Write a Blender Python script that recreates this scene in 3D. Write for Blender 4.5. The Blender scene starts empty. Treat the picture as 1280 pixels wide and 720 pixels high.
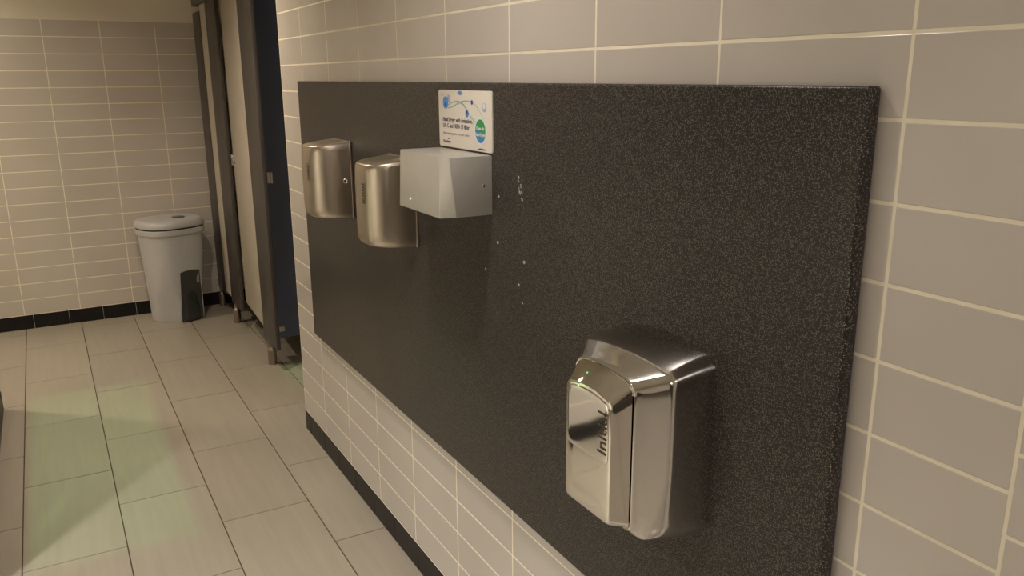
import bpy, bmesh, math, random
from mathutils import Vector, Matrix
random.seed(7)
scene = bpy.context.scene
COL = scene.collection
PI = math.pi

# ------------------------------------------------------------------ helpers
def link(o, parent=None):
    COL.objects.link(o)
    if parent is not None:
        o.parent = parent
    return o

def obj(name, bm, mats, parent=None, loc=(0, 0, 0), smooth=None, rotz=0.0):
    bmesh.ops.remove_doubles(bm, verts=bm.verts, dist=1e-6)
    bmesh.ops.recalc_face_normals(bm, faces=bm.faces)
    me = bpy.data.meshes.new(name)
    bm.to_mesh(me); bm.free()
    for m in (mats if isinstance(mats, (list, tuple)) else [mats]):
        me.materials.append(m)
    if smooth is not None:
        for p in me.polygons:
            p.use_smooth = True
        if hasattr(me, 'set_sharp_from_angle'):
            me.set_sharp_from_angle(angle=math.radians(smooth))
    o = bpy.data.objects.new(name, me)
    o.location = loc
    o.rotation_euler.z = rotz
    return link(o, parent)

def flat_cap(o):
    o.data.polygons[max(range(len(o.data.polygons)), key=lambda i: len(o.data.polygons[i].vertices) * 1000 + (o.data.polygons[i].center.x < -.1))].use_smooth = False

def thing(name, label, cat, loc=(0, 0, 0), rotz=0.0, group=None):
    o = bpy.data.objects.new(name, None)
    o.empty_display_size = .1
    o.location = loc; o.rotation_euler.z = rotz
    tag(o, label, cat, group)
    return link(o)

def tag(o, label, cat, group=None):
    o['label'] = label; o['category'] = cat
    if group: o['group'] = group
    return o

def structure(o):
    o['kind'] = 'structure'
    return o

def box(bm, x0, x1, y0, y1, z0, z1, bev=0.0, seg=2, mi=0):
    t = bmesh.new()
    bmesh.ops.create_cube(t, size=1)
    for v in t.verts:
        v.co = Vector(((x0 + x1) / 2 + v.co.x * (x1 - x0), (y0 + y1) / 2 + v.co.y * (y1 - y0), (z0 + z1) / 2 + v.co.z * (z1 - z0)))
    if bev > 0:
        bmesh.ops.bevel(t, geom=list(t.edges), offset=bev, segments=seg, profile=.5, affect='EDGES', clamp_overlap=True)
    merge(bm, t, mi)

def merge(bm, t, mi=0):
    mp = {}
    for v in t.verts:
        mp[v] = bm.verts.new(v.co)
    for f in t.faces:
        try:
            nf = bm.faces.new([mp[v] for v in f.verts]); nf.material_index = mi
        except ValueError:
            pass
    t.free()

def loft(bm, rings, cap0=True, cap1=True, mi=0, closed=True):
    vs = [[bm.verts.new(p) for p in r] for r in rings]
    n = len(vs[0])
    for a, b in zip(vs, vs[1:]):
        for i in range(n if closed else n - 1):
            j = (i + 1) % n
            f = bm.faces.new((a[i], a[j], b[j], b[i])); f.material_index = mi
    for flag, r in ((cap0, vs[0]), (cap1, vs[-1])):
        if flag:
            f = bm.faces.new(r); f.material_index = mi
    return vs

def lathe(bm, prof, n=32, axis='z', c=(0, 0, 0), mi=0):
    rings = []
    for r, h in prof:
        ring = []
        for i in range(n):
            a = 2 * PI * i / n
            u, v = r * math.cos(a), r * math.sin(a)
            p = {'z': (u, v, h), 'x': (h, u, v), 'y': (u, h, v)}[axis]
            ring.append(Vector(p) + Vector(c))
        rings.append(ring)
    loft(bm, rings, True, True, mi)

def rrect(hw, z0, z1, rt, rb, arch=0.0, n=8, m=14):
    """closed loop in (y, z): rounded rectangle with an arched top edge"""
    pts = []
    def corner(cy, cz, r, a0):
        for i in range(n + 1):
            a = a0 + (PI / 2) * i / n
            pts.append([cy + r * math.cos(a), cz + r * math.sin(a)])
    def edge(p, q):
        for i in range(1, m):
            t = i / m
            pts.append([p[0] + (q[0] - p[0]) * t, p[1] + (q[1] - p[1]) * t])
    corner(hw - rt, z1 - rt, rt, 0)
    edge((hw - rt, z1), (-hw + rt, z1))
    corner(-hw + rt, z1 - rt, rt, PI / 2)
    edge((-hw, z1 - rt), (-hw, z0 + rb))
    corner(-hw + rb, z0 + rb, rb, PI)
    edge((-hw + rb, z0), (hw - rb, z0))
    corner(hw - rb, z0 + rb, rb, 3 * PI / 2)
    edge((hw, z0 + rb), (hw, z1 - rt))
    zm, zh = (z0 + z1) / 2, (z1 - z0) / 2
    for p in pts:
        if p[1] > zm:
            p[1] += arch * ((p[1] - zm) / zh) ** 2 * (1 - (p[0] / hw) ** 2)
    return pts

def text_bm(s, size, weight=0.0, depth=0.0004):
    cu = bpy.data.curves.new('lettering', 'FONT')
    cu.body = s; cu.size = size; cu.extrude = depth / 2; cu.offset = weight
    cu.align_x = 'CENTER'; cu.align_y = 'CENTER'; cu.resolution_u = 3
    o = bpy.data.objects.new('lettering', cu)
    COL.objects.link(o)
    dg = bpy.context.evaluated_depsgraph_get()
    me = bpy.data.meshes.new_from_object(o.evaluated_get(dg))
    bm = bmesh.new(); bm.from_mesh(me)
    bpy.data.objects.remove(o); bpy.data.curves.remove(cu); bpy.data.meshes.remove(me)
    return bm

def put(bm, M):
    bmesh.ops.transform(bm, matrix=M, verts=bm.verts)
    return bm

def frame(right, up, out, org):
    r, u, o = Vector(right), Vector(up), Vector(out)
    return Matrix(((r.x, u.x, o.x, org[0]), (r.y, u.y, o.y, org[1]), (r.z, u.z, o.z, org[2]), (0, 0, 0, 1)))

# facing -x (into the room from the right-hand wall): text right = -y, text up = +z
def on_wall(org): return frame((0, -1, 0), (0, 0, 1), (-1, 0, 0), org)
def on_wall_up(org): return frame((0, 0, 1), (0, 1, 0), (-1, 0, 0), org)   # text reading upwards

# ------------------------------------------------------------------ materials
def mat(name, color, rough=.5, metal=0.0, spec=.5, coat=0.0, coat_rough=.1):
    m = bpy.data.materials.new(name); m.use_nodes = True
    b = m.node_tree.nodes['Principled BSDF']
    b.inputs['Base Color'].default_value = (*color, 1)
    b.inputs['Roughness'].default_value = rough
    b.inputs['Metallic'].default_value = metal
    b.inputs['Specular IOR Level'].default_value = spec
    b.inputs['Coat Weight'].default_value = coat
    b.inputs['Coat Roughness'].default_value = coat_rough
    return m

def nodes(m): return m.node_tree.nodes, m.node_tree.links, m.node_tree.nodes['Principled BSDF']

def mottled(m, c1, c2, scale, detail=3, rough=None, bump=0.0, stretch=(1, 1, 1), bscale=None, coord='Object'):
    N, L, b = nodes(m)
    tc = N.new('ShaderNodeTexCoord'); mp = N.new('ShaderNodeMapping')
    mp.inputs['Scale'].default_value = stretch
    L.new(tc.outputs[coord], mp.inputs['Vector'])
    n = N.new('ShaderNodeTexNoise'); n.inputs['Scale'].default_value = scale; n.inputs['Detail'].default_value = detail
    L.new(mp.outputs[0], n.inputs['Vector'])
    r = N.new('ShaderNodeValToRGB')
    r.color_ramp.elements[0].position = .3; r.color_ramp.elements[1].position = .7
    r.color_ramp.elements[0].color = (*c1, 1); r.color_ramp.elements[1].color = (*c2, 1)
    L.new(n.outputs['Fac'], r.inputs[0]); L.new(r.outputs[0], b.inputs['Base Color'])
    if rough:
        q = N.new('ShaderNodeMapRange'); q.inputs[3].default_value, q.inputs[4].default_value = rough
        L.new(n.outputs['Fac'], q.inputs[0]); L.new(q.outputs[0], b.inputs['Roughness'])
    if bump:
        n2 = N.new('ShaderNodeTexNoise'); n2.inputs['Scale'].default_value = bscale or scale; n2.inputs['Detail'].default_value = 2
        L.new(mp.outputs[0], n2.inputs['Vector'])
        bp = N.new('ShaderNodeBump'); bp.inputs['Strength'].default_value = bump; bp.inputs['Distance'].default_value = .002
        L.new(n2.outputs['Fac'], bp.inputs['Height']); L.new(bp.outputs[0], b.inputs['Normal'])
    return m

M_TILE = mottled(mat('glazed_wall_tile', (.5, .46, .41), .2), (.485, .45, .415), (.53, .495, .46), 3.0, 2, (.16, .26), .05, bscale=9)
M_GROUT = mottled(mat('cream_grout', (.72, .66, .52), .85), (.76, .70, .56), (.84, .78, .64), 20)
M_BLACKTILE = mottled(mat('black_skirting_tile', (.012, .011, .012), .4, spec=.2), (.009, .008, .009), (.016, .015, .015), 8)
M_PLASTER = mottled(mat('cream_plaster', (.6, .56, .48), .75), (.70, .66, .57), (.75, .71, .62), 2.5, 4)
M_CEIL = mottled(mat('ceiling_paint', (.62, .59, .54), .8), (.58, .55, .5), (.64, .61, .56), 2, 3)
M_FLOORGROUT = mottled(mat('dark_floor_grout', (.07, .05, .035), .9), (.05, .036, .025), (.09, .065, .045), 30)

def floor_tile_mat():
    m = mat('floor_tile', (.42, .36, .28), .3)
    N, L, b = nodes(m)
    g = N.new('ShaderNodeNewGeometry')
    mp = N.new('ShaderNodeMapping'); mp.inputs['Scale'].default_value = (34, 2.2, 1)
    L.new(g.outputs['Position'], mp.inputs['Vector'])
    n = N.new('ShaderNodeTexNoise'); n.inputs['Scale'].default_value = 1.0; n.inputs['Detail'].default_value = 4; n.inputs['Distortion'].default_value = .6
    L.new(mp.outputs[0], n.inputs['Vector'])
    n2 = N.new('ShaderNodeTexNoise'); n2.inputs['Scale'].default_value = 1.6; n2.inputs['Detail'].default_value = 5
    L.new(g.outputs['Position'], n2.inputs['Vector'])
    r1 = N.new('ShaderNodeValToRGB')
    r1.color_ramp.elements[0].position = .35; r1.color_ramp.elements[1].position = .65
    r1.color_ramp.elements[0].color = (.305, .277, .232, 1); r1.color_ramp.elements[1].color = (.33, .30, .25, 1)
    L.new(n.outputs['Fac'], r1.inputs[0])
    r2 = N.new('ShaderNodeValToRGB')
    r2.color_ramp.elements[0].position = .3; r2.color_ramp.elements[1].position = .7
    r2.color_ramp.elements[0].color = (.93, .93, .93, 1); r2.color_ramp.elements[1].color = (1.04, 1.04, 1.04, 1)
    L.new(n2.outputs['Fac'], r2.inputs[0])
    mx = N.new('ShaderNodeMix'); mx.data_type = 'RGBA'; mx.blend_type = 'MULTIPLY'; mx.inputs[0].default_value = 1
    L.new(r1.outputs[0], mx.inputs[6]); L.new(r2.outputs[0], mx.inputs[7])
    at = N.new('ShaderNodeAttribute'); at.attribute_name = 'tile_tone'
    mx2 = N.new('ShaderNodeMix'); mx2.data_type = 'RGBA'; mx2.blend_type = 'MULTIPLY'; mx2.inputs[0].default_value = 1
    L.new(mx.outputs[2], mx2.inputs[6]); L.new(at.outputs['Color'], mx2.inputs[7])
    L.new(mx2.outputs[2], b.inputs['Base Color'])
    q = N.new('ShaderNodeMapRange'); q.inputs[3].default_value, q.inputs[4].default_value = .26, .42
    L.new(n2.outputs['Fac'], q.inputs[0]); L.new(q.outputs[0], b.inputs['Roughness'])
    return m
M_FLOOR = floor_tile_mat()

def panel_mat():
    m = mat('speckled_black_laminate', (.02, .018, .017), .33, spec=.23)
    N, L, b = nodes(m)
    g = N.new('ShaderNodeTexCoord')
    v = N.new('ShaderNodeTexVoronoi'); v.inputs['Scale'].default_value = 520
    L.new(g.outputs['Object'], v.inputs['Vector'])
    sep = N.new('ShaderNodeSeparateColor'); L.new(v.outputs['Color'], sep.inputs[0])
    c = N.new('ShaderNodeValToRGB'); c.color_ramp.interpolation = 'LINEAR'
    c.color_ramp.elements[0].position = .5; c.color_ramp.elements[0].color = (.0, .0, .0, 1)
    c.color_ramp.elements[1].position = 1.0; c.color_ramp.elements[1].color = (1, 1, 1, 1)
    L.new(sep.outputs[0], c.inputs[0])
    d = N.new('ShaderNodeMapRange'); d.inputs[1].default_value = .0008; d.inputs[2].default_value = .0015; d.inputs[3].default_value = 1; d.inputs[4].default_value = 0
    dm = N.new('ShaderNodeMath'); dm.operation = 'DIVIDE'; dm.inputs[1].default_value = 1.0
    L.new(v.outputs['Distance'], d.inputs[0])
    d.inputs[1].default_value = .3; d.inputs[2].default_value = .6
    mu = N.new('ShaderNodeMath'); mu.operation = 'MULTIPLY'
    L.new(c.outputs[0], mu.inputs[0]); L.new(d.outputs[0], mu.inputs[1])
    mx = N.new('ShaderNodeMix'); mx.data_type = 'RGBA'
    mx.inputs[6].default_value = (.0265, .0235, .0222, 1); mx.inputs[7].default_value = (.31, .28, .24, 1)
    L.new(mu.outputs[0], mx.inputs[0]); L.new(mx.outputs[2], b.inputs['Base Color'])
    n = N.new('ShaderNodeTexNoise'); n.inputs['Scale'].default_value = 380; n.inputs['Detail'].default_value = 1
    L.new(g.outputs['Object'], n.inputs['Vector'])
    bp = N.new('ShaderNodeBump'); bp.inputs['Strength'].default_value = .12; bp.inputs['Distance'].default_value = .0006
    L.new(n.outputs['Fac'], bp.inputs['Height']); L.new(bp.outputs[0], b.inputs['Normal'])
    return m
M_PANEL = panel_mat()
M_PLUG = mat('pale_plug', (.45, .42, .38), .5)
M_RESIDUE = mottled(mat('dried_adhesive', (.5, .47, .43), .8), (.3, .28, .25), (.62, .59, .54), 160)

def metal(name, c, rough, aniso_noise=0.0, stretch=(1, 1, 1)):
    m = mat(name, c, rough, 1.0)
    N, L, b = nodes(m)
    tc = N.new('ShaderNodeTexCoord'); mp = N.new('ShaderNodeMapping'); mp.inputs['Scale'].default_value = stretch
    L.new(tc.outputs['Object'], mp.inputs['Vector'])
    n = N.new('ShaderNodeTexNoise'); n.inputs['Scale'].default_value = 14; n.inputs['Detail'].default_value = 5
    L.new(mp.outputs[0], n.inputs['Vector'])
    q = N.new('ShaderNodeMapRange'); q.inputs[3].default_value = rough * .7; q.inputs[4].default_value = rough * 1.35
    L.new(n.outputs['Fac'], q.inputs[0]); L.new(q.outputs[0], b.inputs['Roughness'])
    if aniso_noise:
        bp = N.new('ShaderNodeBump'); bp.inputs['Strength'].default_value = aniso_noise; bp.inputs['Distance'].default_value = .001
        L.new(n.outputs['Fac'], bp.inputs['Height']); L.new(bp.outputs[0], b.inputs['Normal'])
    return m
M_CHROME = metal('polished_steel', (.74, .71, .66), .06)
M_CHROME_HOOD = metal('buffed_steel', (.72, .70, .68), .09, .02)
M_SATIN = metal('satin_steel', (.54, .48, .40), .33, .05, (3, 3, .3))
M_SCREW = metal('screw_steel', (.7, .67, .62), .25)
M_BOX = mottled(mat('silver_painted_steel', (.52, .50, .44), .38, .35), (.53, .515, .475), (.565, .55, .51), 30, rough=(.33, .42))
M_INK = mat('dark_brown_lettering', (.035, .022, .014), .4)
M_INK_GREY = mat('faded_blue_grey_lettering', (.16, .15, .17), .4)
M_WHITE = mat('white_plastic', (.8, .78, .74), .35)
M_DARKGAP = mat('matte_black', (.01, .009, .009), .6)
# sign
M_SIGN = mat('sign_board', (.74, .70, .63), .3)
M_SIGN_TEXT = mat('sign_violet_text', (.09, .07, .14), .5)
M_SIGN_SMALL = mat('sign_small_text', (.42, .38, .35), .5)
M_SIGN_BLUE = mat('sign_blue', (.07, .27, .66), .4)
M_SIGN_NAVY = mat('sign_navy', (.03, .07, .28), .4)
M_SIGN_PALE = mat('sign_pale_violet', (.36, .42, .66), .4)
M_SIGN_TEAL = mat('sign_teal', (.16, .45, .50), .4)
M_SIGN_HALO = mat('sign_halo', (.72, .82, .84), .4)
M_SIGN_RED = mat('sign_dark_red', (.28, .07, .07), .4)
def disc_mat():
    m = mat('sign_green_blue_disc', (.05, .4, .15), .4)
    N, L, b = nodes(m)
    tc = N.new('ShaderNodeTexCoord'); s = N.new('ShaderNodeSeparateXYZ'); L.new(tc.outputs['Generated'], s.inputs[0])
    a = N.new('ShaderNodeMath'); a.operation = 'MULTIPLY_ADD'; a.inputs[1].default_value = -.35
    L.new(s.outputs[1], a.inputs[0]); L.new(s.outputs[2], a.inputs[2])
    r = N.new('ShaderNodeValToRGB')
    r.color_ramp.elements[0].position = .1; r.color_ramp.elements[0].color = (.04, .27, .60, 1)
    r.color_ramp.elements[1].position = .45; r.color_ramp.elements[1].color = (.035, .33, .10, 1)
    L.new(a.outputs[0], r.inputs[0]); L.new(r.outputs[0], b.inputs['Base Color'])
    return m
M_SIGN_DISC = disc_mat()
# cubicle
M_PILASTER = mottled(mat('dark_grey_laminate', (.075, .067, .062), .42), (.048, .042, .039), (.066, .059, .054), 6, 5, stretch=(4, 4, .6))
M_DOORFACE = mottled(mat('beige_laminate', (.46, .42, .36), .4), (.44, .40, .34), (.48, .44, .38), 3)
M_BLUE = mottled(mat('navy_laminate', (.018, .021, .045), .38), (.085, .105, .195), (.097, .118, .215), 5)
M_FOOT = metal('brushed_foot_metal', (.34, .29, .25), .38)
M_LATCH = metal('latch_steel', (.5, .48, .45), .3)
# bin
M_BIN = mottled(mat('grey_plastic', (.34, .325, .31), .38), (.47, .475, .49), (.49, .495, .51), 18, bump=.05, bscale=300)
M_LID = mottled(mat('mid_grey_plastic', (.30, .29, .28), .34), (.41, .415, .425), (.43, .435, .445), 12, bump=.05, bscale=200)
M_PEDAL = mat('charcoal_plastic', (.055, .057, .056), .3)
M_PEDAL2 = mat('dark_charcoal_plastic', (.035, .036, .036), .26)
M_LIGHTGREY = mat('light_grey_lettering', (.55, .54, .52), .4)
M_DOORWOOD = mottled(mat('dark_door', (.05, .042, .036), .4), (.045, .038, .032), (.06, .05, .043), 4, stretch=(6, 6, .5))
M_DARKWALL = mottled(mat('dark_paint', (.07, .062, .055), .6), (.06, .053, .047), (.08, .07, .062), 2)

# ------------------------------------------------------------------ measured places (metres; floor z = 0, right wall face x = 0)
TW, TH = .31653, .1
ROW0, ROWS = .0915, 18
TILETOP = ROW0 + ROWS * TH          # 1.8915
Y_BACK = 5.892
Y_END = 3.485                        # far end of the right-hand wall
Y_NEAR = -1.7
X_LEFT = -1.217
YL_END = 4.45                        # far end of the left-hand wall
X_FAR = -3.1
CEIL = 2.5

def tile_face(bm, place, u0, u1, cols, v0, rows, gap=.0052, th=.0035, bev=.0014, offset=0.0, hole=None):
    """tiles (material 0) raised over a grout sheet (material 1). place(u, v, d): d = height over the grout."""
    th = .0035
    g0 = 0
    for k in range(len(cols) - 1):
        a, b = max(cols[k], u0), min(cols[k + 1], u1)
        if b - a < .012: continue
        for r in range(-1 if offset else 0, rows):
            c, d = v0 + r * TH + offset, v0 + (r + 1) * TH + offset
            c, d = max(c, v0), min(d, v0 + rows * TH)
            if d - c < .012: continue
            pieces = [(a, b, c, d)]
            if hole:
                ha, hb, hc, hd = hole
                if a < hb and b > ha and c < hd and d > hc:
                    pieces = []
                    if a < ha: pieces.append((a, ha, c, d))
                    if b > hb: pieces.append((hb, b, c, d))
                    m0, m1 = max(a, ha), min(b, hb)
                    if c < hc: pieces.append((m0, m1, c, hc))
                    if d > hd: pieces.append((m0, m1, hd, d))
            for (pa, pb, pc, pd) in pieces:
                if pb - pa < .012 or pd - pc < .012: continue
                g = gap / 2
                a2, b2, c2, d2 = pa + g, pb - g, pc + g, pd - g
                q = random.uniform(-.00012, .00012); w = random.uniform(-.00012, .00012)
                lo = [bm.verts.new(place(*p, 0)) for p in ((a2, c2), (b2, c2), (b2, d2), (a2, d2))]
                mi = [bm.verts.new(place(*p, th - .0003)) for p in ((a2, c2), (b2, c2), (b2, d2), (a2, d2))]
                e = .0004
                m2 = [bm.verts.new(place(*p, th - .0001)) for p in ((a2 + e, c2 + e), (b2 - e, c2 + e), (b2 - e, d2 - e), (a2 + e, d2 - e))]
                e = .0013
                hi = [bm.verts.new(place(p[0], p[1], th + p[2])) for p in ((a2 + e, c2 + e, q), (b2 - e, c2 + e, w), (b2 - e, d2 - e, -q), (a2 + e, d2 - e, -w))]
                for s, t in ((lo, mi), (mi, m2), (m2, hi)):
                    for i in range(4):
                        j = (i + 1) % 4
                        bm.faces.new((s[i], s[j], t[j], t[i]))
                bm.faces.new(hi)

# -- right wall (x = 0 faces the room)
bm = bmesh.new()
G = .0035
cols = [.6337 + TW * u for u in range(0, 10)]
tile_face(bm, lambda u, v, d: (G - d, u, v), .4508, Y_END, [.4508] + cols, ROW0, ROWS)
cols2 = [.4508 - TW * u for u in range(8, -1, -1)]
tile_face(bm, lambda u, v, d: (G - d, u, v), Y_NEAR, .4508, cols2, ROW0, ROWS, offset=-.052)
box(bm, .0005, .15, Y_NEAR - .1, Y_END, 0, TILETOP, mi=1)
box(bm, .0, .15, Y_NEAR - .1, Y_END, TILETOP, CEIL, mi=2)
structure(obj('wall_right', bm, [M_TILE, M_GROUT, M_PLASTER]))
# the return behind the end of the right wall and the side of the cubicles
bm = bmesh.new()
box(bm, .15, 1.7, Y_END - .15, Y_END, 0, CEIL)
box(bm, 1.6, 1.7, Y_END, Y_BACK, 0, CEIL)
structure(obj('wall_cubicle_side', bm, [M_PLASTER]))
# -- back wall (y = Y_BACK faces the camera)
bm = bmesh.new()
cols = [-.483 + TW * k for k in range(-9, 8)]
tile_face(bm, lambda u, v, d: (u, Y_BACK + G - d, v), X_FAR, 1.6, cols, ROW0, ROWS)
box(bm, X_FAR - .1, 1.7, Y_BACK + .0005, Y_BACK + .12, 0, TILETOP, mi=1)
box(bm, X_FAR - .1, 1.7, Y_BACK, Y_BACK + .12, TILETOP, CEIL, mi=2)
structure(obj('wall_back', bm, [M_TILE, M_GROUT, M_PLASTER]))
# -- left wall: a short stub whose far end stops before the back wall
YL_NEAR = 2.74
bm = bmesh.new()
cols = [YL_END - TW * k for k in range(6, -1, -1)]
tile_face(bm, lambda u, v, d: (X_LEFT - G + d, u, v), YL_NEAR, YL_END, cols, ROW0, ROWS)
cols = [X_LEFT - TW * k for k in range(7, -1, -1)]
tile_face(bm, lambda u, v, d: (u, YL_NEAR + G - d, v), X_FAR, X_LEFT - G, cols, ROW0, ROWS)
box(bm, X_FAR, X_LEFT - .0005, YL_NEAR + .0005, YL_END, 0, TILETOP, mi=1)
box(bm, X_FAR, X_LEFT, YL_NEAR, YL_END, TILETOP, CEIL, mi=2)
structure(obj('wall_left', bm, [M_TILE, M_GROUT, M_PLASTER]))
# far left side of the room beyond
bm = bmesh.new()
box(bm, X_FAR - .1, X_FAR, Y_NEAR - .1, Y_BACK, 0, CEIL)
structure(obj('wall_far_left', bm, [M_PLASTER]))
bm = bmesh.new()
box(bm, X_FAR, .15, Y_NEAR - .1, Y_NEAR, 0, CEIL)
structure(obj('wall_near', bm, [M_DARKWALL]))
# door in the near wall, behind the camera
bm = bmesh.new()
box(bm, -1.05, -.15, Y_NEAR + .001, Y_NEAR + .04, .006, 2.02, .004)
d = structure(obj('door_1', bm, [M_DOORWOOD]))
bm = bmesh.new()
lathe(bm, [(.004, .04), (.011, .04), (.011, .085), (.004, .085)], 16, 'y', (-.98, Y_NEAR, 1.0))
box(bm, -.99, -.86, Y_NEAR + .08, Y_NEAR + .096, .99, 1.01, .005)
obj('door_handle', bm, [M_LATCH], d)
# -- ceiling
bm = bmesh.new()
SX0, SX1, SY0, SY1 = -.835 - .06, -.835 + .06, 3.66 - .06, 3.66 + .06     # hole for the added slot light
for x0, x1, y0, y1 in ((X_FAR - .1, SX0, Y_NEAR - .1, Y_BACK + .12), (SX1, 1.7, Y_NEAR - .1, Y_BACK + .12), (SX0, SX1, Y_NEAR - .1, SY0), (SX0, SX1, SY1, Y_BACK + .12)):
    box(bm, x0, x1, y0, y1, CEIL, CEIL + .002)
structure(obj('ceiling', bm, [M_CEIL]))
# -- floor
bm = bmesh.new()
tone = {}
FW, FL = .312, .6505
GAP = .0032
i0 = -7
for i in range(i0, 9):
    xa = -.182 + FW * i; xb = xa + FW
    # seams of this column (columns left of -.182 alternate)
    ph = 2.825 if (i % 2 == 1) else 3.150
    j0 = math.floor((Y_NEAR - .1 - ph) / FL)
    for j in range(j0, 20):
        ya = ph + FL * j; yb = ya + FL
        a, b = max(xa, X_FAR - .1), min(xb, 1.7)
        c, d_ = max(ya, Y_NEAR - .1), min(yb, Y_BACK + .1)
        if b - a < .01 or d_ - c < .01: continue
        g = GAP / 2
        h = [random.uniform(-.0002, .0002) for _ in range(2)]
        q = ((a + g, c + g), (b - g, c + g), (b - g, d_ - g), (a + g, d_ - g))
        lo = [bm.verts.new((x, y, -.003)) for x, y in q]
        e = .001
        q2 = ((a + g + e, c + g + e, h[0]), (b - g - e, c + g + e, h[1]), (b - g - e, d_ - g - e, -h[0]), (a + g + e, d_ - g - e, -h[1]))
        hi = [bm.verts.new((x, y, z * .5)) for x, y, z in q2]
        for k in range(4):
            bm.faces.new((lo[k], lo[(k + 1) % 4], hi[(k + 1) % 4], hi[k]))
        fc = bm.faces.new(hi)
box(bm, X_FAR - .1, 1.7, Y_NEAR - .1, Y_BACK + .12, -.08, -.002, mi=1)
fo = structure(obj('floor', bm, [M_FLOOR, M_FLOORGROUT]))
me = fo.data
att = me.color_attributes.new('tile_tone', 'FLOAT_COLOR', 'CORNER')
rr = random.Random(3); tones = {}
for p in me.polygons:
    c = p.center
    i = math.floor((c.x + .182) / FW); ph = 2.825 if (i % 2 == 1) else 3.150
    key = (i, math.floor((c.y - ph) / FL))
    if key not in tones:
        t = rr.uniform(.955, 1.03); tones[key] = (t, t * rr.uniform(.99, 1.01), t * rr.uniform(.98, 1.01), 1)
    for li in p.loop_indices:
        att.data[li].color = tones[key]
# -- black tiled skirtings
def skirting(name, segs, place, along):
    bm = bmesh.new()
    for a, b in segs:
        place(bm, a + .0009, b - .0009)
    return structure(obj(name, bm, [M_BLACKTILE]))
def segs(a, b, step, first):
    out = [a]; x = first
    while x < b - .01:
        if x > a + .01: out.append(x)
        x += step
    out.append(b)
    return list(zip(out, out[1:]))
skirting('baseboard_right', segs(Y_NEAR, Y_END, .2, Y_NEAR + .1), lambda bm, a, b: box(bm, -.0015, G, a, b, 0, ROW0 - .002, .0008, 1), 'y')
skirting('baseboard_back', segs(X_FAR, 1.6, .2, -2.87), lambda bm, a, b: box(bm, a, b, Y_BACK - .0015, Y_BACK + G, 0, ROW0 - .002, .0008, 1), 'x')
skirting('baseboard_left', segs(YL_NEAR - .009, YL_END, .2, YL_NEAR + .05), lambda bm, a, b: box(bm, X_LEFT - G, X_LEFT + .009, a, b, 0, ROW0 - .002, .0008, 1), 'y')
skirting('baseboard_left', segs(X_FAR, X_LEFT - G, .2, X_FAR + .1), lambda bm, a, b: box(bm, a, b, YL_NEAR - .009, YL_NEAR + G, 0, ROW0 - .002, .0008, 1), 'x')
skirting('baseboard_near', segs(X_FAR, -1.07, .2, X_FAR + .1), lambda bm, a, b: box(bm, a, b, Y_NEAR, Y_NEAR + .009, 0, ROW0 - .002, .0008, 1), 'x')
skirting('baseboard_far_left', segs(Y_NEAR, YL_NEAR, .2, Y_NEAR + .1), lambda bm, a, b: box(bm, X_FAR, X_FAR + .009, a, b, 0, ROW0 - .002, .0008, 1), 'y')

# ------------------------------------------------------------------ the dark backing panel
P_T = .024
P_Y0, P_Y1, P_Z0, P_Z1 = .667, 3.165, .540, 1.531
bm = bmesh.new()
box(bm, -P_T, -.0003, P_Y0, P_Y1, P_Z0, P_Z1, .0045, 3)
pan = obj('wall_panel', bm, [M_PANEL], smooth=40)
tag(pan, 'long speckled black laminate panel fixed flat on the tiled right wall', 'panel')
for (y, z, r) in ((1.591, 1.287, .0035), (1.597, 1.183, .0035), (1.657, 1.111, .0028), (1.480, 1.160, .0038), (1.504, 1.105, .0032), (1.487, 1.068, .0018)):
    bm = bmesh.new()
    lathe(bm, [(r, -P_T + .0004), (r, -P_T - .0012), (r * .6, -P_T - .002), (r * .3, -P_T - .0005)], 14, 'x', (0, y, z))
    obj('hole_plug', bm, [M_PLUG], pan, smooth=30)
bm = bmesh.new()
rr = random.Random(11)
for k in range(16):
    t = k / 15
    y = 1.503 - .014 * t + rr.uniform(-.006, .006); z = 1.337 - .046 * t + rr.uniform(-.004, .004)
    n = 7; s = rr.uniform(.0012, .0034); st = rr.uniform(.6, 2.2)
    a0 = rr.uniform(0, 6)
    ring = [(-P_T - .0001, y + s * rr.uniform(.5, 1.1) * math.cos(a0 + 2 * PI * i / n), z + s * st * rr.uniform(.5, 1.1) * math.sin(a0 + 2 * PI * i / n)) for i in range(n)]
    top = [(-P_T - .0009, y + (p[1] - y) * .6, z + (p[2] - z) * .6) for p in ring]
    loft(bm, [ring, top], False, True)
obj('adhesive_residue', bm, [M_RESIDUE], pan)

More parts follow.
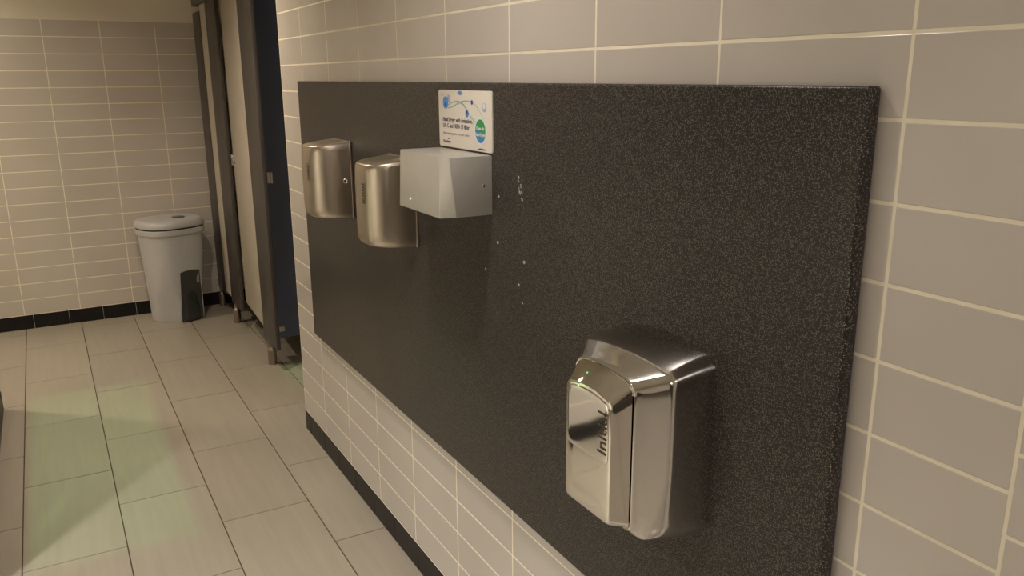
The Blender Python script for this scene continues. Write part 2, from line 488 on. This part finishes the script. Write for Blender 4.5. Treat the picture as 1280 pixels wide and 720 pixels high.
# ------------------------------------------------------------------ large polished hand dryer
BY, BZ = 1.013, .808
t = thing('hand_dryer', 'large polished steel hand dryer mounted low at the near end of the black panel', 'hand dryer', (-P_T, BY, BZ))
def ring_yz(d, hw, z0, z1, arch, rt, rb, low=0.0):
    out = []
    for y, z in rrect(hw, z0, z1, rt, rb, arch):
        q = min(1, max(0, (.965 - z) / .13)) ** 2
        out.append((-(d + .018 * low * q), y * (1 - .13 * low * q), z - BZ))
    return out
bm = bmesh.new()
R = [(0.0, .1220, .808, 1.118, .014, .026, .034), (.010, .1220, .8085, 1.1175, .014, .026, .034), (.045, .1214, .812, 1.112, .015, .022, .034, .1),
     (.074, .1203, .8165, 1.106, .015, .018, .034, .5), (.0835, .1192, .818, 1.1025, .015, .016, .033, .8), (.0865, .1178, .819, 1.1015, .015, .016, .032, 1), (.0885, .1158, .820, 1.1005, .015, .016, .031, 1),
     (.104, .1005, .8265, 1.0935, .014, .016, .028, .55), (.1165, .0885, .832, 1.0885, .013, .016, .022, .15), (.1225, .0835, .8345, 1.0862, .013, .016, .018), (.1252, .0815, .8360, 1.0850, .0125, .016, .016), (.1260, .0800, .8370, 1.0838, .012, .015, .015), (.1252, .0786, .8378, 1.0824, .012, .014, .014)]
rings = [ring_yz(*r) for r in R]
rg = []
for y, z in rrect(.0735, .840, 1.0785, .0115, .012, .012):
    zt = min(1, max(0, (z - 1.052) / .022)); w1 = zt * zt * (3 - 2 * zt)
    zb = min(1, max(0, (.885 - z) / .04)); w1 = max(w1, zb * .85)
    rg.append((-(.102 + .0225 * w1), y, z - BZ))
rings.append(rg)
loft(bm, rings, True, True)
obj('hood', bm, [M_CHROME_HOOD], t, smooth=32)
bm = bmesh.new()
B = [(.096, .0728, .8395, 1.0800, .0118, .0125, .012), (.1240, .0760, .840, 1.0815, .0120, .012, .012), (.1266, .0764, .8405, 1.0818, .0120, .012, .012), (.1490, .0652, .846, 1.0605, .009, .010, .011),
     (.1530, .0640, .848, 1.0580, .009, .010, .011), (.1552, .0622, .850, 1.0560, .009, .010, .0105), (.1562, .0598, .8525, 1.0535, .0085, .010, .010), (.1566, .054, .858, 1.047, .007, .010, .010), (.1568, .040, .872, 1.032, .005, .010, .010)]
loft(bm, [ring_yz(*b) for b in B], True, True)
fc = obj('front_cover', bm, [M_CHROME], t, smooth=28)
flat_cap(fc)
bm = bmesh.new()
Q = [(.1560, .0585, .950, 1.0530, .008, .014, .014), (.1572, .0582, .9503, 1.0527, .008, .014, .014), (.1582, .0570, .9515, 1.0515, .008, .0135, .0135), (.1586, .0555, .953, 1.0500, .008, .013, .013), (.1587, .050, .958, 1.045, .007, .012, .012)]
loft(bm, [ring_yz(*b) for b in Q], True, True)
pl = obj('sensor_plate', bm, [M_CHROME], fc, smooth=32)
flat_cap(pl)
bm = text_bm('Initial', .034, .0003)
put(bm, on_wall_up((-.1590, -.0455, 1.003 - BZ)))
obj('lettering', bm, [M_INK], pl)
bm = bmesh.new()
lathe(bm, [(.012, .0005), (.011, -.0035), (.0015, -.004)], 16, 'z', (-.07, .0, .8165 - BZ))
obj('air_outlet', bm, [M_DARKGAP], t)

# ------------------------------------------------------------------ two satin hand dryers
def plan(hw, depth, p, n=40):
    """half super-ellipse from (0,-hw) out to -depth and back to (0,hw)"""
    pts = []
    for i in range(n + 1):
        a = PI * i / n - PI / 2
        c, s = math.cos(a), math.sin(a)
        x = -depth * (abs(c) ** (2 / p)); y = hw * math.copysign(abs(s) ** (2 / p), s)
        pts.append((x, y))
    return pts
def satin_dryer(name, label, y, z, hw, depth, h, ink, key):
    t = thing(name, label, 'hand dryer', (-P_T, y, z), group='satin steel hand dryers on the black panel')
    bm = bmesh.new()
    rings = []
    prof = [(0, .86), (.0015, .90), (.005, .945), (.010, .972), (.018, .988), (.035, .996), (h * .35, 1.0), (h * .7, .995), (h - .022, .985), (h - .012, .974), (h - .006, .955), (h - .002, .925), (h, .88)]
    for zz, s in prof:
        dz = (1 - s)
        # the underside and the top slope down a little towards the front
        rings.append([(x * (1 - dz * .75) , yy * (1 - dz * .5), zz - (.012 * (-x / depth) if zz > h * .8 else -.004 * (-x / depth) if zz < h * .2 else 0)) for x, yy in plan(hw, depth, 3.0)])
    loft(bm, rings, True, True)
    obj('hood', bm, [M_SATIN], t, smooth=60)
    bm = bmesh.new()
    box(bm, -.007, 0, -hw - .0015, hw + .0015, -.0015, h + .0015, .002, 2)
    obj('back_plate', bm, [M_SATIN], t)
    bm = text_bm('Initial', .026, .0003)
    put(bm, on_wall_up((-depth - .0006, -hw * .32, h * .62)))
    obj('lettering', bm, [ink], t)
    if key:
        bm = bmesh.new()
        lathe(bm, [(.0075, -hw - .0026), (.0075, -hw + .004)][::-1] + [(.006, -hw - .0035), (.003, -hw - .0015), (.0008, -hw - .0015)], 18, 'y', (-.026, 0, h * .5))
        obj('key_lock', bm, [M_SCREW], t, smooth=30)
    return t
satin_dryer('hand_dryer', 'satin steel hand dryer at the far end of the black panel, nearest the cubicles', 2.672, 1.098, .096, .130, .246, M_INK_GREY, True)
satin_dryer('hand_dryer', 'satin steel hand dryer between the angular silver dryer and the farthest dryer', 2.144, 1.094, .096, .130, .238, M_INK, False)

# ------------------------------------------------------------------ angular silver dryer and the sign over it
t = thing('hand_dryer', 'small angular silver box hand dryer directly under the white sign', 'hand dryer', (-P_T, 1.753, 1.243))
bm = bmesh.new()
H = .132
yn, yf = 1.621 - 1.753, 1.885 - 1.753
def hexa(z, dm, yf1, df, yn1):
    return [(0, yn, z), (-dm, yn, z), (-df, yn1, z), (-df, yf1, z), (-dm, yf, z), (0, yf, z)]
lo = hexa(0, .090, yf - .022, .126, yn + .012)
hi = hexa(H, .105, yf - .006, .113, yn + .033)
loft(bm, [lo, hi], True, True)
bmesh.ops.bevel(bm, geom=list(bm.edges), offset=.0014, segments=2, profile=.5, affect='EDGES')
obj('casing', bm, [M_BOX], t, smooth=30)
bm = bmesh.new()
lathe(bm, [(.0035, .002), (.0035, -.0012), (.0022, -.002), (.0, -.002)][:3], 14, 'y', (-.022, yn, .066))
obj('screw', bm, [M_SCREW], t, smooth=30)
bm = bmesh.new()
lathe(bm, [(.0045, .006), (.0045, -.0015), (.003, -.0028), (.001, -.003)], 14, 'x', (-.1235, .045, .022))
obj('indicator_lamp', bm, [M_WHITE], t, smooth=30)

SY, SZ = 1.751, 1.3795
SW, SH = .276, .134
t = thing('sign', 'small white sign with green and blue disc standing above the silver box dryer', 'sign', (-P_T, SY, SZ))
bm = bmesh.new()
loft(bm, [[(-d, p[0], p[1]) for p in rrect(SW / 2 - i, i, SH - i, .006, .006)] for d, i in ((.0002, 0), (.0028, 0), (.0032, .0005))], True, True)
board = obj('board', bm, [M_SIGN], t, smooth=30)
SX = -.0033
def sp(u, v, d=0.0):   # u: 0..1 from the sign's left edge (far end), v: 0..1 from its top
    return (SX - d, SW / 2 - u * SW, SH * (1 - v))
def blob(bm, u, v, ru, rv, d=.0, n=24, sq=2.0):
    ring = []
    for i in range(n):
        a = 2 * PI * i / n; c, s = math.cos(a), math.sin(a)
        ring.append((u + ru * math.copysign(abs(c) ** (2 / sq), c), v + rv * math.copysign(abs(s) ** (2 / sq), s)))
    loft(bm, [[sp(a, b, d - .0003) for a, b in ring], [sp(a, b, d + .0002) for a, b in ring]], True, True)
def stroke(bm, pts, w, d=.0):
    n = len(pts)
    L, Rr = [], []
    for i in range(n):
        p = Vector((pts[i][0] * SW, pts[i][1] * SH)); a = Vector((pts[max(0, i - 1)][0] * SW, pts[max(0, i - 1)][1] * SH)); b = Vector((pts[min(n - 1, i + 1)][0] * SW, pts[min(n - 1, i + 1)][1] * SH))
        tg = (b - a).normalized(); nn = Vector((-tg.y, tg.x)) * w / 2
        for S, q in ((L, p + nn), (Rr, p - nn)):
            S.append(sp(q.x / SW, q.y / SH, d + .0001))
    loft(bm, [L, Rr], False, False, closed=False)
def bez(p0, p1, p2, p3, n=20):
    o = []
    for i in range(n + 1):
        s = i / n; r = 1 - s
        o.append(tuple(r ** 3 * p0[k] + 3 * r * r * s * p1[k] + 3 * r * s * s * p2[k] + s ** 3 * p3[k] for k in (0, 1)))
    return o
# drawings: curved lines, droplets, disc
bm = bmesh.new()
stroke(bm, bez((.20, .26), (.34, .16), (.44, .16), (.52, .28)), .0022)
stroke(bm, bez((.52, .28), (.58, .36), (.66, .48), (.80, .62)), .0022)
stroke(bm, bez((.20, .31), (.36, .30), (.40, .12), (.65, .19)), .0018)
stroke(bm, bez((.65, .19), (.76, .26), (.82, .38), (.86, .46)), .0012)
stroke(bm, bez((.40, .24), (.54, .16), (.58, .36), (.74, .70)), .0012)
obj('flow_lines', bm, [M_SIGN_TEAL], board)
bm = bmesh.new()
blob(bm, .80, .66, .108, .235)
obj('disc_halo', bm, [M_SIGN_HALO], board)
bm = bmesh.new()
blob(bm, .80, .66, .089, .196, .0003)
dsc = obj('disc', bm, [M_SIGN_DISC], board)
for i, s in enumerate(('Clean Air', 'Hand Dryer')):
    bm = text_bm(s, .0098, .0003)
    put(bm, on_wall(sp(.80, .615 + .105 * i, .0008)))
    obj('lettering', bm, [M_WHITE], dsc)
bm = bmesh.new()
blob(bm, .145, .22, .052, .105, 0, 24, 2.6)
drop = obj('droplet', bm, [M_SIGN_BLUE], board)
bm = bmesh.new(); blob(bm, .145, .25, .018, .03, .0005); obj('droplet_core', bm, [M_SIGN_NAVY], drop)
bm = bmesh.new(); blob(bm, .205, .15, .030, .070, -.0001); obj('droplet', bm, [M_SIGN_PALE], board)
bm = bmesh.new(); blob(bm, .435, .045, .050, .042); dr = obj('droplet', bm, [M_SIGN_PALE], board)
bm = bmesh.new(); blob(bm, .435, .045, .028, .026, .0005); obj('droplet_core', bm, [M_SIGN_BLUE], dr)
bm = bmesh.new(); blob(bm, .56, .385, .031, .065); dr = obj('droplet', bm, [M_SIGN_BLUE], board)
bm = bmesh.new(); blob(bm, .56, .365, .013, .025, .0005); obj('droplet_core', bm, [M_SIGN_NAVY], dr)
bm = bmesh.new(); blob(bm, .655, .195, .017, .040, .0002); obj('droplet', bm, [M_SIGN_NAVY], board)
bm = bmesh.new(); blob(bm, .875, .27, .036, .075); dr = obj('droplet', bm, [M_SIGN_PALE], board)
bm = bmesh.new(); blob(bm, .872, .25, .022, .045, .0005); obj('droplet_core', bm, [M_SIGN_HALO], dr)
bm = bmesh.new(); blob(bm, .07, .09, .007, .018); obj('dot', bm, [M_SIGN_RED], board)
def sign_text(s, size, u, v, m, w=0.0):
    bm = text_bm(s, size, w)
    xs = [q.co.x for q in bm.verts]; wd = max(xs) - min(xs)
    put(bm, on_wall(sp(u + wd / 2 / SW, v, .0003)))
    obj('lettering', bm, [m], board)
sign_text('Hand Dryer with ionisation,', .0140, .085, .515, M_SIGN_TEXT, .0001)
sign_text('UV-C and HEPA 13 filter', .0140, .085, .625, M_SIGN_TEXT, .0001)
sign_text('Safely removing germs, viruses and odours', .0082, .085, .755, M_SIGN_SMALL)
sign_text('Mediclinics', .0095, .085, .905, M_SIGN_TEXT)
sign_text('mediclinics.eu', .0060, .76, .955, M_SIGN_TEXT)
bm = bmesh.new()
stroke(bm, bez((.175, .87), (.19, .845), (.20, .86), (.225, .85), 8), .0016)
obj('swoosh', bm, [M_SIGN_TEXT], board)

# ------------------------------------------------------------------ toilet cubicles at the far right
XF = .07
t = thing('toilet_cubicle', 'toilet cubicle front with dark grey posts, beige doors and a navy partition', 'cubicle', (XF, 4.43, 0))
OX, OY = XF, 4.43
def pilaster(y0, y1, ztop, fy):
    bm = bmesh.new()
    box(bm, 0, .022, y0 - OY, y1 - OY, .128, ztop, .003, 2)
    p = obj('pilaster', bm, [M_PILASTER], t, smooth=40)
    bm = bmesh.new()
    lathe(bm, [(.017, .0), (.023, .0), (.0235, .004), (.0235, .082), (.022, .088), (.015, .096), (.0135, .100), (.0135, .150), (.010, .1505)], 24, 'z', (.011, fy - OY, 0))
    obj('foot', bm, [M_FOOT], p, smooth=40)
    return p
pa = pilaster(4.262, 4.550, 2.02, 4.435)
pb = pilaster(5.140, 5.440, 2.00, 5.36)
pc = pilaster(5.640, 5.888, 1.948, 5.84)
def door(y0, y1, ajar, hinge, z0=.19):
    w = y1 - y0
    bm = bmesh.new()
    box(bm, 0, .018, 0, w, z0, 1.985, .002, 2)
    o = obj('door', bm, [M_DOORFACE], t, (0.002, hinge - OY, 0), smooth=40, rotz=ajar)
    return o
dd = door(4.556, 5.134, math.radians(-2.8), 4.556)
bm = bmesh.new()
box(bm, -.012, .030, .5785, .590, 1.035, 1.10, .002)
lathe(bm, [(.004, -.001), (.018, -.001), (.018, -.008), (.010, -.012), (.003, -.013)], 20, 'x', (0, .545, 1.067))
obj('lock', bm, [M_LATCH], dd, smooth=30)
bm = bmesh.new()
box(bm, .004, .020, 5.4405 - OY, 5.6395 - OY, .15, 1.985, .002)
obj('infill_panel', bm, [M_DOORFACE], t)
# partition between the cubicles
bm = bmesh.new()
box(bm, .03, 1.525, 4.425 - OY, 4.443 - OY, .145, 1.985, .002)
pt = obj('partition', bm, [M_BLUE], t)
bm = bmesh.new()
box(bm, .0225, .085, 4.410 - OY, 4.4245 - OY, .185, .215, .003)
lathe(bm, [(.003, 0), (.011, 0), (.011, -.006), (.004, -.008)][1:], 16, 'y', (.062, 4.410 - OY, .200))
obj('bracket', bm, [M_LATCH], pt, smooth=30)
bm = bmesh.new()
box(bm, .0222, .050, 4.285 - OY, 4.300 - OY, 1.02, 1.075, .002)
box(bm, .042, .050, 4.268 - OY, 4.300 - OY, 1.02, 1.075, .002)
obj('door_keep', bm, [M_LATCH], pa)
bm = bmesh.new()
prof = [(-.018, 1.982), (.040, 1.982), (.040, 2.020), (.036, 2.026), (-.014, 2.026), (-.018, 2.020)]
loft(bm, [[(x, y - OY, z) for x, z in prof] for y in (3.488, 5.78)], True, True)
loft(bm, [[(.011 + (x - .011) * s, y - OY, 2.004 + (z - 2.004) * s) for x, z in prof] for y, s in ((5.78, 1.0), (5.792, .9), (5.797, .6))], True, True)
obj('headrail', bm, [M_PILASTER], t, smooth=30)

# ------------------------------------------------------------------ pedal bin
BR = math.radians(20)
bc = (-.232, 5.675)
t = thing('pedal_bin', 'grey plastic pedal bin with flat lid standing against the back wall', 'bin', (bc[0], bc[1], 0), BR)
def sup(hx, hy, p, n=56, cut=0.0):
    o = []
    for i in range(n):
        a = 2 * PI * i / n + PI / n
        c, s = math.cos(a), math.sin(a)
        x, y = hx * math.copysign(abs(c) ** (2 / p), c), hy * math.copysign(abs(s) ** (2 / p), s)
        if cut > 0:      # flat chamfers low on the front corners
            k = abs(x) / hx + (-y) / hy
            lim = 2 - cut
            if y < 0 and k > lim:
                f = lim / k
                x *= f; y *= f
        o.append((x, y))
    return o
bm = bmesh.new()
rings = []
for z, hx, hy, p, cut in ((0, .146, .134, 3.4, .85), (.008, .150, .138, 3.4, .85), (.06, .1535, .141, 3.3, .80), (.13, .157, .144, 3.2, .70), (.20, .162, .148, 3.1, .58), (.25, .165, .151, 3.0, .46), (.40, .174, .158, 2.9, .3), (.56, .184, .166, 2.8, .0), (.572, .186, .168, 2.8, 0)):
    rings.append([(x, y, z) for x, y in sup(hx, hy, p, cut=cut)])
for z, hx, hy in ((.574, .190, .172), (.584, .196, .178), (.606, .199, .181), (.614, .199, .181), (.618, .192, .175)):
    rings.append([(x, y, z) for x, y in sup(hx, hy, 2.8)])
loft(bm, rings, True, True)
bn = obj('body', bm, [M_BIN], t, smooth=20)
bm = bmesh.new()
loft(bm, [[(x * s_, y * s_, z) for x, y in sup(.199, .181, 2.7)] for z, s_ in ((.615, .985), (.6285, .985))], True, True)
obj('lid_gap_shade', bm, [M_DARKGAP], t, smooth=35)  # black ring stands in for the shaded gap under the lid
bm = bmesh.new()
rings = []
for z, s in ((.626, .955), (.6265, 1.022), (.630, 1.03), (.643, 1.022), (.658, .995), (.668, .955), (.672, .90), (.674, .80), (.674, .4)):
    rings.append([(x * s, y * s, z) for x, y in sup(.199, .181, 2.6)])
loft(bm, rings, True, True)
ld = obj('lid', bm, [M_LID], t, smooth=35)
bm = bmesh.new()
lathe(bm, [(.034, .6735), (.040, .6737), (.040, .6770), (.036, .6780), (.031, .6763), (.024, .6763), (.020, .6775), (.004, .6775)], 28, 'z', (.045, -.04, 0))
obj('lid_badge', bm, [M_PEDAL], ld, smooth=30)
# pedal plate on the front
def face_pt(u, z, d):
    """point on the curved front; u = sideways from the plate's centre line, d = out from the body"""
    hx, hy = .150 + .063 * z, .138 + .05 * z
    x = PX + u
    p = 3.2
    y = -hy * (max(0, 1 - abs(x / hx) ** p)) ** (1 / p)
    return (x, y - d, z)
PX = .026
bm = bmesh.new()
n = 14
def plate(bm, fz0, fz1, hw0, hw1, d0, d1, rise=.0):
    A, Bv = [], []
    g0, g1 = [], []
    rows = 12
    for j in range(rows + 1):
        s = j / rows
        for d, G_ in ((d0, g0), (d1, g1)):
            row = []
            for i in range(n + 1):
                uu = -1 + 2 * i / n
                hw = hw0 + (hw1 - hw0) * s
                z = fz0 + (fz1 + rise * (1 - uu * uu) - fz0) * s
                row.append(face_pt(uu * hw, z, d))
            G_.append(row)
    vv = [[[bm.verts.new(p) for p in r] for r in G_] for G_ in (g0, g1)]
    for k in (0, 1):
        for j in range(rows):
            for i in range(n):
                bm.faces.new((vv[k][j][i], vv[k][j][i + 1], vv[k][j + 1][i + 1], vv[k][j + 1][i]))
    for j in range(rows):
        for i in (0, n):
            bm.faces.new((vv[0][j][i], vv[0][j + 1][i], vv[1][j + 1][i], vv[1][j][i]))
    for i in range(n):
        for j in (0, rows):
            bm.faces.new((vv[0][j][i], vv[0][j][i + 1], vv[1][j][i + 1], vv[1][j][i]))
plate(bm, .004, .334, .077, .068, -.012, .004, .010)
pdl = obj('pedal_plate', bm, [M_PEDAL], t, smooth=30)
# arch-shaped pedal on the plate
bm = bmesh.new()
rows = 16
ga = []
for j in range(rows + 1):
    s = j / rows
    z = .010 + .195 * s
    hw = .056 * math.sqrt(max(0.0004, 1 - s ** 2.2))
    ga.append([face_pt(-.002 + hw * (-1 + 2 * i / 12), z, .0042 + .012 * (1 - s) * (1 - abs(-1 + 2 * i / 12) ** 3)) for i in range(13)])
loft(bm, ga, False, False, closed=False)
obj('pedal', bm, [M_PEDAL2], pdl, smooth=40)
bm = bmesh.new()
loft(bm, [[face_pt(u + (.077 - .009 * z / .34) * 1.0, z, d) for u, d in ((.0, -.004), (.0, .007), (.0055, .007), (.0055, -.004))] for z in (.006, .1, .2, .3, .344)], True, True)
obj('edge_strip', bm, [M_LIGHTGREY], pdl)
bm = text_bm('Initial', .030, .0006)
c = Vector(face_pt(.048, .285, .0045))
put(bm, frame((0, 0, 1), (-1, 0, 0), (0, -1, 0), c))
obj('lettering', bm, [M_LIGHTGREY], pdl)

# ------------------------------------------------------------------ ceiling lights
WARM = (1.0, .83, .63)
def downlight(x, y, power, color=WARM, r=.055, label='', spread=118):
    t = thing('ceiling_light', label, 'light', (x, y, CEIL), group='recessed round ceiling lights')
    bm = bmesh.new()
    lathe(bm, [(r + .004, -.0002), (r + .024, -.0002), (r + .024, -.004), (r + .016, -.008), (r + .004, -.008)], 40, 'z')
    obj('trim_ring', bm, [M_WHITE], t, smooth=40)
    L = bpy.data.lights.new('lamp', 'AREA')
    L.shape = 'DISK'; L.size = 2 * r; L.energy = power; L.color = color; L.spread = math.radians(spread)
    o = bpy.data.objects.new('lamp', L); o.location = (0, 0, -.012)
    link(o, t)
    return t
downlight(-.58, 1.42, 7, (1, .89, .79), label='round recessed ceiling light over the large polished dryer')
downlight(-.60, 3.75, 16, WARM, spread=128, label='round recessed ceiling light before the cubicles')
downlight(-1.9, 5.05, 23, WARM, spread=145, label='round recessed ceiling light by the back wall')
downlight(-.80, -1.40, 36, (1, .88, .78), spread=172, label='round ceiling light added behind the camera to light the dryer sides')  # added out of view to light faces turned towards the camera
downlight(-2.3, 1.45, 58, (1, .94, .83), r=.09, label='large round ceiling light added in the unseen left bay to light the right wall')  # added in the unseen bay to brighten the lower right wall
# added green spot on the left wall stub, for green reflections in the panel
t = thing('added_green_spot', 'added greenish ceiling spot tinting what the panel and dryers reflect', 'light', (-1.6, 1.75, CEIL))
bm = bmesh.new()
lathe(bm, [(.03, 0), (.045, 0), (.045, -.006), (.03, -.006)][1:], 24, 'z')
obj('base', bm, [M_WHITE], t, smooth=40)
L = bpy.data.lights.new('lamp', 'SPOT'); L.energy = 330; L.color = (.50, 1, .36); L.spot_size = math.radians(15); L.spot_blend = .9; L.shadow_soft_size = .02
o = bpy.data.objects.new('lamp', L); o.location = (0, 0, -.03)
o.rotation_euler = (Vector((-1.43, 2.74, .92)) - Vector((-1.6, 1.75, CEIL - .03))).to_track_quat('-Z', 'Y').to_euler()
link(o, t)
# added lamp, boxed in so it throws a straight-edged green patch on the floor
def added_slot_light(x, y, a, b, h, power, color, label, drop=0.0):
    t = thing('added_slot_light', label, 'light', (x, y, CEIL - drop))
    bm = bmesh.new()
    W_ = .08
    box(bm, -W_, W_, -W_, W_, h + .03, h + .04)
    for q in (-1, 1):
        box(bm, min(q * W_, q * (W_ - .006)), max(q * W_, q * (W_ - .006)), -W_, W_, .002, h + .03)
        box(bm, -W_ + .006, W_ - .006, min(q * W_, q * (W_ - .006)), max(q * W_, q * (W_ - .006)), .002, h + .03)
        box(bm, min(q * a / 2, q * (W_ - .006)), max(q * a / 2, q * (W_ - .006)), -W_ + .006, W_ - .006, .002, .004)
        box(bm, -a / 2, a / 2, min(q * b / 2, q * (W_ - .006)), max(q * b / 2, q * (W_ - .006)), .002, .004)
    obj('housing', bm, [M_DARKGAP], t)
    L = bpy.data.lights.new('lamp', 'POINT'); L.energy = power; L.color = color; L.shadow_soft_size = .0012
    o = bpy.data.objects.new('lamp', L); o.location = (0, 0, h); link(o, t)
    return t
SLOT = (-.835, 3.66, .030, .100, .155)
added_slot_light(*SLOT, 60, (.22, 1, .30), 'added greenish slot light in the ceiling, making the green floor patch')  # invented source for the green patch on the floor
added_slot_light(.215, 4.20, .016, .022, .155, 30, (.22, 1, .30), 'added greenish slot light below the ceiling, greening the first cubicle floor', .196)  # invented source for the green glow under the partition

w = bpy.data.worlds.new('world'); scene.world = w
w.use_nodes = True
w.node_tree.nodes['Background'].inputs[0].default_value = (.9, .8, .68, 1)
w.node_tree.nodes['Background'].inputs[1].default_value = .02

# ------------------------------------------------------------------ camera
f_px, yaw, pitch, roll, cd = 1029.6387, -.5134, .252, -.006, .8891
fw = Vector((-math.sin(yaw) * math.cos(pitch), math.cos(yaw) * math.cos(pitch), -math.sin(pitch)))
rt = Vector((math.cos(yaw), math.sin(yaw), 0)); up = rt.cross(fw)
r2 = rt * math.cos(roll) + up * math.sin(roll); u2 = -rt * math.sin(roll) + up * math.cos(roll)
cam = bpy.data.cameras.new('camera'); co = bpy.data.objects.new('camera', cam)
cam.sensor_width = 36; cam.lens = f_px * 36 / 1280; cam.clip_start = .02
co.matrix_world = Matrix(((r2.x, u2.x, -fw.x, -cd), (r2.y, u2.y, -fw.y, 0), (r2.z, u2.z, -fw.z, 1.545), (0, 0, 0, 1)))
COL.objects.link(co)
scene.camera = co

scene.cycles.blur_glossy = 0.0
vs = scene.view_settings
vs.view_transform = 'Standard'; vs.look = 'None'; vs.gamma = 1; vs.use_curve_mapping = False
vs.exposure = 0.0
